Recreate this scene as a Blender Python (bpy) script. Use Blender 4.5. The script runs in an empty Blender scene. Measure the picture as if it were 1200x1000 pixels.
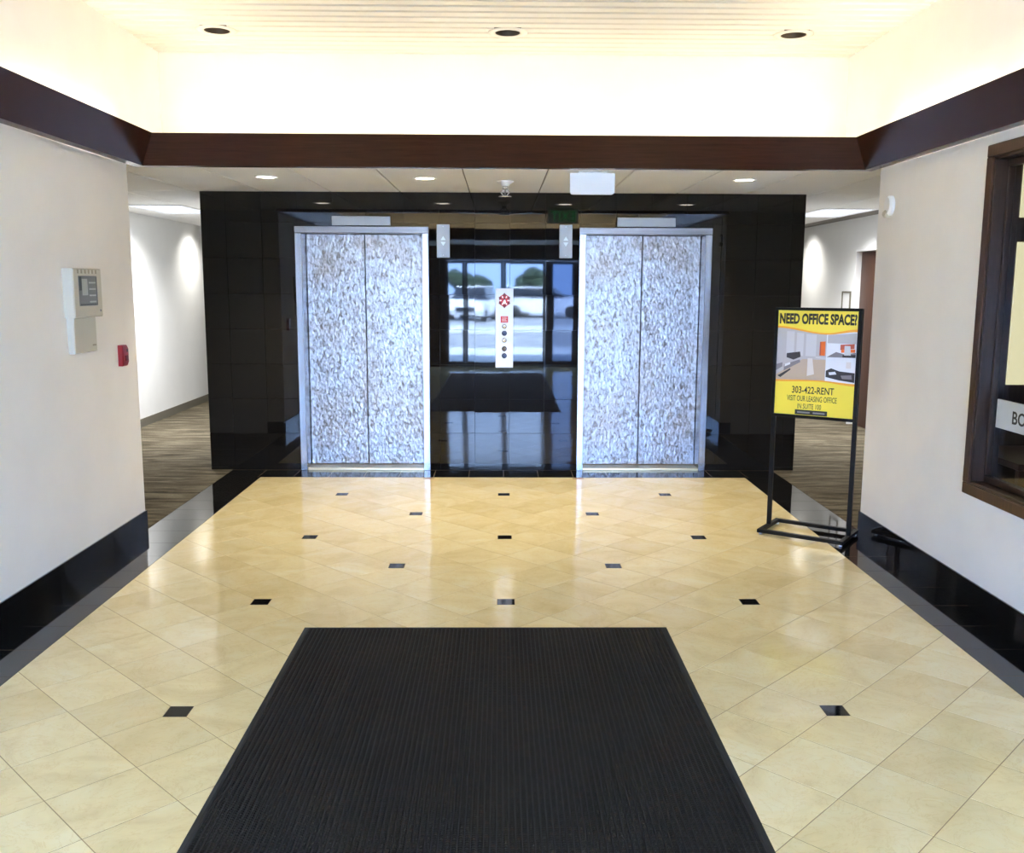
import bpy, bmesh, math, random
from mathutils import Vector, Matrix
random.seed(7)
scene = bpy.context.scene
C = scene.collection

# ------------------------------------------------------------------ camera, sky, exposure
F_PX, PITCH, YAW, ROLL = 1104.65, 0.14926, 0.01337, 0.00433
CAM = Vector((-0.036, -3.506, 1.661))
def camera():
    f = Vector((math.sin(YAW)*math.cos(PITCH), math.cos(YAW)*math.cos(PITCH), -math.sin(PITCH)))
    r = Vector((math.cos(YAW), -math.sin(YAW), 0)); u = r.cross(f)
    c, s = math.cos(ROLL), math.sin(ROLL)
    r, u = c*r+s*u, -s*r+c*u
    cd = bpy.data.cameras.new('camera'); co = bpy.data.objects.new('camera', cd); C.objects.link(co)
    cd.sensor_fit = 'HORIZONTAL'; cd.sensor_width = 36; cd.lens = F_PX*36/1200
    cd.clip_start = 0.05; cd.clip_end = 500
    m = Matrix((r, u, -f)).transposed().to_4x4(); m.translation = CAM
    co.matrix_world = m
    scene.camera = co
camera()

SKY = 10.0          # daylight outside the entrance
SUN = 46.0          # sun on the parking lot, behind the building
COVE = 15.0        # fluorescent tubes in the cove
CAN = 6.0           # lens of the recessed downlights before the elevators
CANW = 17.0         # their beams (watts)
TROFW = 15.0        # light of the corridor troffers (watts)
TROFFER = .24       # corridor troffers
WASH = 22.0         # corridor wall washers (watts)
world = bpy.data.worlds.new('sky'); scene.world = world
world.use_nodes = True
wn = world.node_tree.nodes; wl = world.node_tree.links
wn.clear()
wo = wn.new('ShaderNodeOutputWorld'); wb = wn.new('ShaderNodeBackground')
wt = wn.new('ShaderNodeTexCoord'); wz = wn.new('ShaderNodeTexNoise'); wr = wn.new('ShaderNodeValToRGB')
wz.inputs['Scale'].default_value = 2.5; wz.inputs['Detail'].default_value = 4
wr.color_ramp.elements[0].position = 0.35; wr.color_ramp.elements[0].color = (0.25, 0.47, 1.0, 1)
wr.color_ramp.elements[1].position = 0.7; wr.color_ramp.elements[1].color = (0.42, 0.63, 1.0, 1)
wl.new(wt.outputs['Generated'], wz.inputs['Vector']); wl.new(wz.outputs['Fac'], wr.inputs['Fac'])
wl.new(wr.outputs['Color'], wb.inputs['Color']); wb.inputs['Strength'].default_value = SKY
wl.new(wb.outputs[0], wo.inputs[0])

sd = bpy.data.lights.new('sun_offscreen', 'SUN'); sd.energy = SUN; sd.angle = .01; sd.color = (.66, .82, 1.0)
so = bpy.data.objects.new('sun_offscreen', sd); C.objects.link(so)
so.rotation_euler = (math.radians(-38), math.radians(12), 0)      # high, from behind the building
vs = scene.view_settings
vs.view_transform = 'Standard'; vs.look = 'None'; vs.gamma = 1; vs.use_curve_mapping = False
vs.exposure = 2.15

# ------------------------------------------------------------------ materials
MATS = {}
class NT:
    """tiny node helper"""
    def __init__(s, name):
        s.m = bpy.data.materials.new(name); s.m.use_nodes = True
        s.t = s.m.node_tree; s.b = s.t.nodes['Principled BSDF']; s.o = s.t.nodes['Material Output']
        MATS[name] = s.m
    def n(s, kind, **kw):
        x = s.t.nodes.new(kind)
        for k, v in kw.items():
            if k in x.inputs: x.inputs[k].default_value = v
            else: setattr(x, k, v)
        return x
    def l(s, a, b): s.t.links.new(a, b)
    def ramp(s, fac, stops):
        r = s.n('ShaderNodeValToRGB'); e = r.color_ramp.elements
        while len(e) < len(stops): e.new(0.5)
        for i, (p, c) in enumerate(stops):
            e[i].position = p; e[i].color = (*c, 1)
        s.l(fac, r.inputs['Fac']); return r.outputs['Color']
    def bump(s, h, strength, dist):
        b = s.n('ShaderNodeBump', Strength=strength, Distance=dist); s.l(h, b.inputs['Height'])
        s.l(b.outputs['Normal'], s.b.inputs['Normal']); return b
    def coords(s, scale=(1, 1, 1), kind='Object', rand=False):
        tc = s.n('ShaderNodeTexCoord'); mp = s.n('ShaderNodeMapping'); mp.inputs['Scale'].default_value = scale
        s.l(tc.outputs[kind], mp.inputs['Vector'])
        if rand:
            oi = s.n('ShaderNodeObjectInfo'); mu = s.n('ShaderNodeMath', operation='MULTIPLY'); mu.inputs[1].default_value = 57.0
            s.l(oi.outputs['Random'], mu.inputs[0]); cx = s.n('ShaderNodeCombineXYZ')
            s.l(mu.outputs[0], cx.inputs['Z']); s.l(mu.outputs[0], cx.inputs['X'])
            s.l(cx.outputs[0], mp.inputs['Location'])
        return mp.outputs['Vector']
    def set(s, **kw):
        for k, v in kw.items():
            k = k.replace('_', ' ')
            s.b.inputs[k].default_value = (*v, 1) if isinstance(v, tuple) and len(v) == 3 else v
        return s
def mat(name, col, rough=0.5, metal=0.0, **kw):
    t = NT(name); t.set(Base_Color=col, Roughness=rough, Metallic=metal, **kw); return t.m
def noisy(name, c1, c2, rough, scale=8, detail=5, bump=0.0, bscale=60, dist=0.002, stretch=(1, 1, 1), metal=0.0, rand=False, lo=.35, hi=.65, **kw):
    t = NT(name); t.set(Roughness=rough, Metallic=metal, **kw)
    v = t.coords(stretch, rand=rand)
    a = t.n('ShaderNodeTexNoise', Scale=scale, Detail=detail); t.l(v, a.inputs['Vector'])
    t.l(t.ramp(a.outputs['Fac'], [(lo, c1), (hi, c2)]), t.b.inputs['Base Color'])
    if bump:
        b = t.n('ShaderNodeTexNoise', Scale=bscale, Detail=3); t.l(v, b.inputs['Vector']); t.bump(b.outputs['Fac'], bump, dist)
    return t.m
def emit(name, col, strength):
    t = NT(name); t.set(Base_Color=(0, 0, 0), Emission_Color=col, Emission_Strength=strength, Roughness=.6); return t.m

def marble():
    t = NT('marble'); t.set(Roughness=0.09, IOR=1.5)
    t.b.inputs['Coat Weight'].default_value = 0.0
    v = t.coords((1, 1, 1), rand=True)
    w = t.n('ShaderNodeTexNoise', Scale=3.0, Detail=6, Roughness=.6, Distortion=1.2); t.l(v, w.inputs['Vector'])
    base = t.ramp(w.outputs['Fac'], [(.3, (.80, .64, .33)), (.5, (.89, .74, .40)), (.72, (.92, .81, .50))])
    vn = t.n('ShaderNodeTexNoise', Scale=5.0, Detail=8, Roughness=.65, Distortion=2.5); t.l(v, vn.inputs['Vector'])
    vein = t.ramp(vn.outputs['Fac'], [(.484, (1, 1, 1)), (.5, (.84, .74, .6)), (.516, (1, 1, 1))])
    mx = t.n('ShaderNodeMixRGB', blend_type='MULTIPLY'); mx.inputs['Fac'].default_value = .45
    t.l(base, mx.inputs[1]); t.l(vein, mx.inputs[2])
    oi = t.n('ShaderNodeObjectInfo'); gi = t.n('ShaderNodeNewGeometry')
    ad = t.n('ShaderNodeMath', operation='ADD'); t.l(oi.outputs['Random'], ad.inputs[0]); t.l(gi.outputs['Random Per Island'], ad.inputs[1])
    fr = t.n('ShaderNodeMath', operation='FRACT'); t.l(ad.outputs[0], fr.inputs[0])
    tint = t.ramp(fr.outputs[0], [(0, (.90, .87, .82)), (.5, (1, .99, .97)), (1, (1.04, 1.05, 1.08))])
    m2 = t.n('ShaderNodeMixRGB', blend_type='MULTIPLY'); m2.inputs['Fac'].default_value = .75
    t.l(mx.outputs[0], m2.inputs[1]); t.l(tint, m2.inputs[2]); t.l(m2.outputs[0], t.b.inputs['Base Color'])
    bn = t.n('ShaderNodeTexNoise', Scale=14.0, Detail=2); t.l(v, bn.inputs['Vector']); t.bump(bn.outputs['Fac'], .012, .02)
marble()
noisy('granite', (.0045, .004, .0038), (.011, .010, .009), .025, scale=220, detail=2, rand=True, IOR=1.45)
noisy('granite_floor', (.004, .0038, .0036), (.010, .009, .009), .05, scale=200, detail=2, rand=True, IOR=1.52)
mat('grout', (.36, .24, .11), .8)
mat('grout_dark', (.055, .050, .044), .6)
noisy('wall_paint', (.85, .81, .74), (.88, .84, .77), .75, scale=3, bump=.06, bscale=220, dist=.002)
noisy('cove_paint', (.82, .75, .60), (.84, .77, .62), .75, scale=2)
noisy('corridor_paint', (.82, .82, .80), (.85, .85, .83), .8, scale=2)
noisy('ceiling_tile', (.80, .79, .77), (.85, .84, .82), .9, scale=120, detail=3, bump=.3, bscale=260, dist=.002, rand=True)
mat('ceiling_gap', (.20, .18, .16), .8)
mat('slat_metal', (.66, .61, .51), .4)
mat('plenum', (.14, .11, .08), .8)
def wood(name, c1, c2, rough, stretch):
    t = NT(name); t.set(Roughness=rough, IOR=1.38)
    v = t.coords(stretch)
    a = t.n('ShaderNodeTexNoise', Scale=6.0, Detail=7, Roughness=.6, Distortion=.4); t.l(v, a.inputs['Vector'])
    t.l(t.ramp(a.outputs['Fac'], [(.3, c1), (.7, c2)]), t.b.inputs['Base Color'])
wood('wood_beam_long', (.028, .0085, .0045), (.050, .017, .010), .27, (14, .6, 14))
wood('wood_beam_cross', (.028, .0085, .0045), (.050, .017, .010), .27, (.6, 14, 14))
wood('wood_window', (.020, .010, .006), (.045, .022, .012), .3, (12, 12, .8))
wood('wood_casing', (.040, .016, .008), (.080, .034, .017), .3, (12, 12, .8))
wood('wood_door', (.045, .020, .013), (.075, .034, .022), .4, (14, 14, .7))
def carpet():
    t = NT('carpet'); t.set(Roughness=.95)
    t.b.inputs['Specular IOR Level'].default_value = .1
    v = t.coords((.9, 5.5, 1))
    a = t.n('ShaderNodeTexNoise', Scale=2.2, Detail=6, Roughness=.65, Distortion=.6); t.l(v, a.inputs['Vector'])
    f = t.n('ShaderNodeTexNoise', Scale=160.0, Detail=2); t.l(t.coords(), f.inputs['Vector'])
    c = t.ramp(a.outputs['Fac'], [(.34, (.045, .037, .024)), (.5, (.12, .10, .067)), (.66, (.22, .19, .135))])
    g = t.ramp(f.outputs['Fac'], [(.3, (.7, .7, .7)), (.7, (1.2, 1.2, 1.2))])
    mx = t.n('ShaderNodeMixRGB', blend_type='MULTIPLY'); mx.inputs['Fac'].default_value = .8
    t.l(c, mx.inputs[1]); t.l(g, mx.inputs[2]); t.l(mx.outputs[0], t.b.inputs['Base Color'])
    t.bump(f.outputs['Fac'], .6, .004)
carpet()
def steel_door():
    t = NT('steel_textured'); t.set(Metallic=1.0, Roughness=.36)
    v = t.coords((1, 1, .62))
    a = t.n('ShaderNodeTexVoronoi', Scale=46.0); t.l(v, a.inputs['Vector'])
    d = t.n('ShaderNodeTexNoise', Scale=31.0, Detail=4, Distortion=1.0); t.l(v, d.inputs['Vector'])
    big = t.n('ShaderNodeTexNoise', Scale=2.6, Detail=3); t.l(t.coords((1, 1, .8)), big.inputs['Vector'])
    grain = t.ramp(d.outputs['Fac'], [(.34, (.17, .15, .135)), (.47, (.31, .305, .31)), (.66, (.44, .45, .475))])
    worn = t.ramp(big.outputs['Fac'], [(.36, (.84, .74, .64)), (.6, (1, 1, 1))])
    mx = t.n('ShaderNodeMixRGB', blend_type='MULTIPLY'); mx.inputs['Fac'].default_value = .8
    t.l(grain, mx.inputs[1]); t.l(worn, mx.inputs[2]); t.l(mx.outputs[0], t.b.inputs['Base Color'])
    ad = t.n('ShaderNodeMath', operation='ADD'); t.l(a.outputs['Distance'], ad.inputs[0]); t.l(d.outputs['Fac'], ad.inputs[1])
    t.bump(ad.outputs[0], .40, .005)
steel_door()
noisy('steel_brushed', (.34, .35, .38), (.43, .44, .47), .27, scale=30, stretch=(1, 1, .02), metal=1.0)
noisy('steel_lintel', (.19, .18, .18), (.25, .24, .24), .32, scale=30, stretch=(.02, 1, 1), metal=1.0)
mat('steel_plate', (.27, .26, .245), .45, 1.0)
mat('brass_sill', (.80, .66, .42), .3, 1.0)
mat('panel_plate', (.66, .66, .70), .45, .3)
mat('chrome', (.75, .75, .76), .15, 1.0)
mat('dark_slot', (.008, .008, .009), .4)
mat('black_metal', (.007, .006, .005), .5, Specular_IOR_Level=.2)
mat('black_print', (.03, .025, .012), .6)
mat('yellow_print', (.95, .72, .06), .45)
mat('orange_print', (.95, .40, .03), .45)
for nm, c in {'photo_wall': (.52, .47, .45), 'photo_wall_light': (.62, .58, .57), 'photo_floor': (.55, .40, .28), 'photo_dark': (.045, .035, .035),
              'photo_orange': (.85, .16, .02), 'photo_white': (.78, .76, .76), 'photo_grey': (.24, .21, .21), 'photo_red': (.55, .10, .05), 'photo_shine': (.72, .64, .58)}.items():
    mat(nm, c, .45)
mat('device_cream', (.60, .56, .45), .5)
mat('device_tan', (.36, .32, .24), .6)  # darker tan of the vent slots and maker badge
mat('device_screen', (.20, .21, .20), .4)
mat('device_glyph', (.48, .50, .47), .5)
mat('device_dark', (.07, .08, .08), .4)
mat('red_plastic', (.30, .012, .018), .35)
mat('red_print', (.55, .03, .04), .5)
mat('maroon_print', (.16, .01, .02), .5)
mat('white_plastic', (.84, .83, .81), .4)
mat('white_print', (.85, .85, .85), .5)
mat('sign_plate', (.62, .62, .58), .4)
mat('rubber_base', (.16, .145, .11), .6)
mat('black_rubber', (.012, .012, .011), .8)
def matmat():
    t = NT('mat_pile'); t.set(Roughness=.9); t.b.inputs['Specular IOR Level'].default_value = .25
    v = t.coords()
    w = t.n('ShaderNodeTexWave', Scale=26.0, bands_direction='Y'); t.l(v, w.inputs['Vector'])
    s = t.n('ShaderNodeTexWhiteNoise'); sn = t.n('ShaderNodeVectorMath', operation='SNAP'); sn.inputs[1].default_value = (.02, .012, 1)
    t.l(v, sn.inputs[0]); t.l(sn.outputs[0], s.inputs['Vector'])
    big = t.n('ShaderNodeTexNoise', Scale=1.6, Detail=4); t.l(v, big.inputs['Vector'])
    c0 = t.ramp(big.outputs['Fac'], [(.3, (.0085, .0064, .0043)), (.7, (.0145, .011, .0070))])
    c1 = t.ramp(s.outputs['Value'], [(.0, (.6, .6, .6)), (.88, (1.05, 1.05, 1.0)), (.97, (2.2, 1.5, 1.1)), (1.0, (1.5, 2.0, 1.3))])
    mx = t.n('ShaderNodeMixRGB', blend_type='MULTIPLY'); mx.inputs['Fac'].default_value = .8
    t.l(c0, mx.inputs[1]); t.l(c1, mx.inputs[2]); t.l(mx.outputs[0], t.b.inputs['Base Color'])
    t.bump(w.outputs['Fac'], .8, .004)
matmat()
def glass(name, tint=(1, 1, 1)):
    t = NT(name); t.t.nodes.remove(t.b)
    tr = t.n('ShaderNodeBsdfTransparent'); tr.inputs['Color'].default_value = (*tint, 1)
    gl = t.n('ShaderNodeBsdfGlossy', Roughness=.0); fr = t.n('ShaderNodeFresnel', IOR=1.45); mx = t.n('ShaderNodeMixShader')
    ge = t.n('ShaderNodeNewGeometry'); mr = t.n('ShaderNodeMapRange')      # both faces of the thin sheet reflect like its front
    mr.inputs['To Min'].default_value = 1.45; mr.inputs['To Max'].default_value = 1/1.45
    t.l(ge.outputs['Backfacing'], mr.inputs['Value']); t.l(mr.outputs[0], fr.inputs['IOR'])
    t.l(fr.outputs[0], mx.inputs[0]); t.l(tr.outputs[0], mx.inputs[1]); t.l(gl.outputs[0], mx.inputs[2]); t.l(mx.outputs[0], t.o.inputs[0])
glass('glass_clear'); glass('glass_tinted', (.55, .60, .7))
emit('tube_light', (1.0, .89, .68), COVE)
emit('tube_light_single', (1.0, .89, .68), COVE*.46)     # single-lamp strips behind the cross beam
emit('can_light', (1.0, .93, .80), CAN)
emit('troffer_light', (.86, .90, 1.0), TROFFER)
emit('lit_pane', (.93, .88, .55), .21)
emit('exit_green', (.03, .9, .25), .35)
mat('frame_dark', (.012, .012, .014), .35)
mat('asphalt', (.30, .30, .31), .9)
mat('concrete', (.55, .55, .55), .85)
mat('car_white', (.80, .80, .82), .3)
mat('car_blue', (.06, .10, .22), .3)
mat('car_silver', (.42, .44, .47), .3)
mat('car_glass', (.012, .014, .018), .1)
mat('tyre', (.01, .01, .01), .7)
noisy('foliage', (.010, .022, .010), (.03, .05, .02), .8, scale=3)
mat('bark', (.06, .04, .03), .9)
mat('can_inside', (.075, .05, .025), .45)

# ------------------------------------------------------------------ geometry helpers
class MB:
    """collects solids into one mesh"""
    def __init__(s): s.v, s.f, s.m, s.sm = [], [], [], []
    def add(s, vs, fs, mi=0, smooth=False):
        o = len(s.v); s.v += [tuple(v) for v in vs]
        s.f += [tuple(i+o for i in f) for f in fs]; s.m += [mi]*len(fs); s.sm += [smooth]*len(fs); return s
    def box(s, x0, x1, y0, y1, z0, z1, mi=0):
        x0, x1 = sorted((x0, x1)); y0, y1 = sorted((y0, y1)); z0, z1 = sorted((z0, z1))
        return s.add([(x0,y0,z0),(x1,y0,z0),(x1,y1,z0),(x0,y1,z0),(x0,y0,z1),(x1,y0,z1),(x1,y1,z1),(x0,y1,z1)],
                     [(0,3,2,1),(4,5,6,7),(0,1,5,4),(1,2,6,5),(2,3,7,6),(3,0,4,7)], mi)
    def cbox(s, x0, x1, y0, y1, z0, z1, c=.004, mi=0):
        """box with all edges chamfered (via bmesh)"""
        bm = bmesh.new(); bmesh.ops.create_cube(bm, size=1)
        for v in bm.verts: v.co = Vector(((x0+x1)/2+v.co.x*abs(x1-x0), (y0+y1)/2+v.co.y*abs(y1-y0), (z0+z1)/2+v.co.z*abs(z1-z0)))
        bmesh.ops.bevel(bm, geom=bm.edges[:], offset=c, segments=1, affect='EDGES', profile=.5)
        bm.verts.index_update()
        s.add([v.co for v in bm.verts], [[v.index for v in f.verts] for f in bm.faces], mi); bm.free(); return s
    def prism(s, poly, z0, z1, ch=.0, fn=None, mi=0):
        """poly counter-clockwise in a plane, extruded from z0 to z1, chamfered at z1; fn maps (u,v,w) to xyz"""
        n = len(poly); fn = fn or (lambda a, b, c: (a, b, c))
        rings = [[(p[0], p[1], z0) for p in poly]]
        if ch:
            rings.append([(p[0], p[1], z1-ch) for p in poly])
            ins = inset(poly, ch); rings.append([(p[0], p[1], z1) for p in ins])
        else: rings.append([(p[0], p[1], z1) for p in poly])
        vs = [fn(*p) for r in rings for p in r]; fs = [tuple(reversed(range(n)))]
        for k in range(len(rings)-1):
            for i in range(n):
                j = (i+1) % n; fs.append((k*n+i, k*n+j, (k+1)*n+j, (k+1)*n+i))
        k = len(rings)-1; fs.append(tuple(k*n+i for i in range(n)))
        return s.add(vs, fs, mi)
    def lathe(s, prof, seg=24, c=(0, 0, 0), axis='Z', mi=0, smooth=True, caps='both'):
        vs, fs = [], []
        for r, h in prof:
            for i in range(seg):
                a = 2*math.pi*i/seg; x, y = r*math.cos(a), r*math.sin(a)
                p = {'Z': (x, y, h), 'Y': (x, h, y), 'X': (h, x, y)}[axis]
                vs.append((p[0]+c[0], p[1]+c[1], p[2]+c[2]))
        for k in range(len(prof)-1):
            for i in range(seg):
                j = (i+1) % seg; fs.append((k*seg+i, k*seg+j, (k+1)*seg+j, (k+1)*seg+i))
        if caps == 'ring':                        # closed section, open middle
            k = len(prof)-1
            for i in range(seg): j = (i+1) % seg; fs.append((k*seg+i, k*seg+j, j, i))
        if caps == 'both': fs.append(tuple(reversed(range(seg))))
        if caps in ('both', 'end'): fs.append(tuple((len(prof)-1)*seg+i for i in range(seg)))
        return s.add(vs, fs, mi, smooth)
    def tube(s, a, b, r, seg=12, mi=0):
        a, b = Vector(a), Vector(b); d = (b-a).normalized()
        u = d.orthogonal().normalized(); w = d.cross(u)
        vs = [p+(u*math.cos(2*math.pi*i/seg)+w*math.sin(2*math.pi*i/seg))*r for p in (a, b) for i in range(seg)]
        fs = [(i, (i+1) % seg, seg+(i+1) % seg, seg+i) for i in range(seg)]+[tuple(reversed(range(seg))), tuple(range(seg, 2*seg))]
        return s.add(vs, fs, mi, True)
    def data(s, name, mats):
        me = bpy.data.meshes.new(name); me.from_pydata(s.v, [], s.f)
        for m in (mats if isinstance(mats, (list, tuple)) else [mats]): me.materials.append(MATS[m])
        me.polygons.foreach_set('material_index', s.m); me.polygons.foreach_set('use_smooth', s.sm)
        bm = bmesh.new(); bm.from_mesh(me); bmesh.ops.recalc_face_normals(bm, faces=bm.faces[:]); bm.to_mesh(me); bm.free()
        me.update(); return me
    def build(s, name, mats, parent=None, loc=None):
        return link(name, s.data(name, mats), parent, loc)
def link(name, me, parent=None, loc=None):
    o = bpy.data.objects.new(name, me); C.objects.link(o)
    if parent: o.parent = parent
    if loc: o.location = loc
    return o
def inset(poly, d):
    n = len(poly); out = []
    for i in range(n):
        p0, p1, p2 = Vector(poly[i-1][:2]), Vector(poly[i][:2]), Vector(poly[(i+1) % n][:2])
        e1 = (p1-p0).normalized(); e2 = (p2-p1).normalized()
        n1 = Vector((-e1.y, e1.x)); n2 = Vector((-e2.y, e2.x))
        b = n1+n2; k = 1+n1.dot(n2)
        out.append(tuple(p1+b*(d/max(k, .15))))
    return out
def clip(poly, a, b, c):
    """keep a*x+b*y<=c"""
    out = []
    for i in range(len(poly)):
        p, q = poly[i-1], poly[i]; dp, dq = a*p[0]+b*p[1]-c, a*q[0]+b*q[1]-c
        if (dp <= 0) != (dq <= 0):
            t = dp/(dp-dq); out.append((p[0]+t*(q[0]-p[0]), p[1]+t*(q[1]-p[1])))
        if dq <= 0: out.append(q)
    res = []
    for p in out:
        if not res or (abs(p[0]-res[-1][0])+abs(p[1]-res[-1][1])) > 1e-5: res.append(p)
    if len(res) > 1 and abs(res[0][0]-res[-1][0])+abs(res[0][1]-res[-1][1]) < 1e-5: res.pop()
    return res
def area(p): return .5*sum(p[i-1][0]*p[i][1]-p[i][0]*p[i-1][1] for i in range(len(p)))
def tag(o, label, cat, group=None, kind=None):
    o['label'] = label; o['category'] = cat
    if group: o['group'] = group
    if kind: o['kind'] = kind
    return o
def thing(name, label, cat, loc=(0, 0, 0), rz=0, group=None, kind=None):
    o = bpy.data.objects.new(name, None); C.objects.link(o); o.empty_display_size = .1
    o.location = loc; o.rotation_euler = (0, 0, rz); return tag(o, label, cat, group, kind)
def text(name, body, mat_, parent, loc, rot, w, h, depth=.0004, bold=0.0):
    """flat lettering fitted to width w and height h; origin at its lower left"""
    cu = bpy.data.curves.new(name, 'FONT'); cu.body = body; cu.offset = bold; cu.extrude = .02; cu.resolution_u = 3
    t = bpy.data.objects.new(name, cu); C.objects.link(t); bpy.context.view_layer.update()
    me = bpy.data.meshes.new_from_object(t.evaluated_get(bpy.context.evaluated_depsgraph_get()))
    bpy.data.objects.remove(t)
    xs = [v.co.x for v in me.vertices]; ys = [v.co.y for v in me.vertices]; zs = [v.co.z for v in me.vertices]
    sx = w/(max(xs)-min(xs)); sy = h/(max(ys)-min(ys)); x0, y0, z0 = min(xs), min(ys), min(zs); sz = depth/(max(zs)-z0)
    for v in me.vertices: v.co = ((v.co.x-x0)*sx, (v.co.y-y0)*sy, (v.co.z-z0)*sz)
    me.materials.clear(); me.materials.append(MATS[mat_])
    o = link(name, me, parent, loc); o.rotation_euler = rot; return o
S_ = lambda o, label, cat: tag(o, label, cat, kind='structure')

# ------------------------------------------------------------------ plan (metres; x across, y towards the elevators)
WX, WEND = 2.44, 2.77            # lobby side walls and where they stop
EY, EX, H = 4.87, 2.63, 2.45     # elevator wall, its half width, low ceiling
HC, COVEY = 3.265, 3.46          # coffer ceiling and back cove wall
BX, BY, CX = 2.11, 4.55, 2.44    # marble edge, marble back edge, carpet edge
ENT = -6.0                       # entrance wall
OX = 4.20                        # outer corridor walls
FARY = 12.5

# ------------------------------------------------------------------ floor
fl = MB(); fl.box(-CX, CX, ENT, EY+.3, -.12, -.0008); fl.box(-OX-.3, OX+.3, ENT-.14, FARY+.2, -.2, -.121)
floor = S_(fl.build('floor', 'grout'), 'cream polished marble tile floor laid on the diagonal with black insets', 'floor')
T = .3048; INS = .046; G = .0017
stuffm = MB(); ntile = 0
R2 = math.sqrt(2)
inset_me = None
tile_full = {}
for m in range(-32, 32):
    for n in range(-32, 32):
        u0, u1, v0, v1 = m*T+G, (m+1)*T-G, n*T+G, (n+1)*T-G
        poly = [((u-v)/R2, (u+v)/R2) for u, v in ((u0, v0), (u1, v0), (u1, v1), (u0, v1))]
        cx, cy = sum(p[0] for p in poly)/4, sum(p[1] for p in poly)/4
        if abs(cx) > BX+.25 or cy > BY+.25 or cy < ENT-.25: continue
        for du, dv in ((0, 0), (1, 0), (1, 1), (0, 1)):          # corner cut for an inset
            px, py = ((m+du)*T-(n+dv)*T)/R2, ((m+du)*T+(n+dv)*T)/R2
            if (m+du) % 3 == 0 and (n+dv) % 3 == 0 and abs(px) < 1.4:
                dx, dy = cx-px, cy-py
                if abs(dx) > abs(dy): s = 1 if dx > 0 else -1; poly = clip(poly, -s, 0, -s*px-(INS+G))
                else: s = 1 if dy > 0 else -1; poly = clip(poly, 0, -s, -s*py-(INS+G))
        for a, b, c in ((1, 0, BX-.001), (-1, 0, BX-.001), (0, 1, BY-.001), (0, -1, -ENT)):
            if poly: poly = clip(poly, a, b, c)
        if len(poly) < 3 or area(poly) < 4e-4: continue
        inview = cy > -1.15 and not (abs(cx+.10) < .66 and cy < .68)
        if inview:
            local = [(p[0]-cx, p[1]-cy) for p in poly]
            b = MB().prism(local, -.012, 0, .0003)
            o = b.build('floor_tile', 'marble', floor, (cx, cy, 0)); ntile += 1
            o.rotation_euler = (random.uniform(-1, 1)*.0004, random.uniform(-1, 1)*.0004, 0)
        else: stuffm.prism(poly, -.012, 0, .0003)
o = stuffm.build('floor_tile_field', 'marble', floor); o['kind'] = 'stuff'
sq = MB().prism([(-INS, -INS), (INS, -INS), (INS, INS), (-INS, INS)], -.012, 0, .0012).data('inset_tile', 'granite_floor')
for a in range(-8, 8):
    for b in range(-8, 8):
        x, y = (a-b)*3*T/R2, (a+b)*3*T/R2
        if abs(x) < 1.4 and ENT+.1 < y < BY-.05 and not (-.93 < x < .72 and -4.4 < y < .84): link('inset_tile', sq, floor, (x, y, 0))
# black granite border
def border(x0, x1, y0, y1, along):
    L = (y1-y0) if along == 'y' else (x1-x0); k = max(1, round(L/.305)); d = L/k
    for i in range(k):
        if along == 'y': r = (x0, x1, y0+i*d, y0+(i+1)*d)
        else: r = (x0+i*d, x0+(i+1)*d, y0, y1)
        hx, hy = (r[1]-r[0])/2-.0008, (r[3]-r[2])/2-.0008
        o = MB().prism([(-hx, -hy), (hx, -hy), (hx, hy), (-hx, hy)], -.012, 0, .001).build('border_tile', 'granite_floor', floor, ((r[0]+r[1])/2, (r[2]+r[3])/2, 0))
        o.rotation_euler = (random.uniform(-1, 1)*.0012, random.uniform(-1, 1)*.0012, 0)
for s in (-1, 1):
    a, b = sorted((s*BX, s*CX)); border(a, b, ENT, BY, 'y')
border(-CX, CX, BY, EY, 'x')
for s, nm in ((-1, 'left'), (1, 'right')):
    a, b = sorted((s*CX, s*(OX+.25)))
    cp = MB().box(a, b, WEND, FARY, -.1, .003).build('floor_carpet', 'carpet')
    S_(cp, 'olive grey streaked carpet in the corridor %s' % ('with the framed notice' if s > 0 else 'beside the wall control panel'), 'carpet')

# ------------------------------------------------------------------ walls
BASEH = .135
TH = {-1: .19, 1: .12}
def lobby_wall(s, name, label, hole=None):
    a, b = sorted((s*WX, s*(WX+TH[s])))
    m = MB()
    if hole:
        y0, y1, z0, z1 = hole
        m.box(a, b, ENT, y0, 0, HC+.2); m.box(a, b, y1, WEND, 0, H-.001); m.box(a, b, y0, y1, 0, z0); m.box(a, b, y0, y1, z1, HC+.2); m.box(a, b, y1, WEND, H-.001, HC+.2)
    else: m.box(a, b, ENT, WEND, 0, HC+.2)
    m.box(a, b, WEND, COVEY+.1, H+.03, HC+.2)
    w = S_(m.build(name, 'wall_paint'), label, 'wall')
    for i in range(29):
        y1 = WEND-i*.305; y0 = y1-.305; cy = (y0+y1)/2
        if y0 < ENT: continue
        MB().prism([(-.1519, 0), (.1519, 0), (.1519, BASEH), (-.1519, BASEH)], 0, .010, .001, lambda u, v, w_: (-s*w_, u, v)).build('baseboard_tile', 'granite', w, (s*WX, cy, 0))
    c0, c1 = sorted((s*(WX-.010), s*(WX+TH[s])))
    MB().cbox(c0, c1, WEND, WEND+.010, 0, BASEH, .001).build('baseboard_tile', 'granite', w)
    return w
lobby_wall(-1, 'wall_left', 'off-white painted wall with black stone base carrying the control panel')
lobby_wall(1, 'wall_right', 'off-white painted wall with black stone base around the dark framed window', (-.9, 1.304, .642, 2.304))

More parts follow.
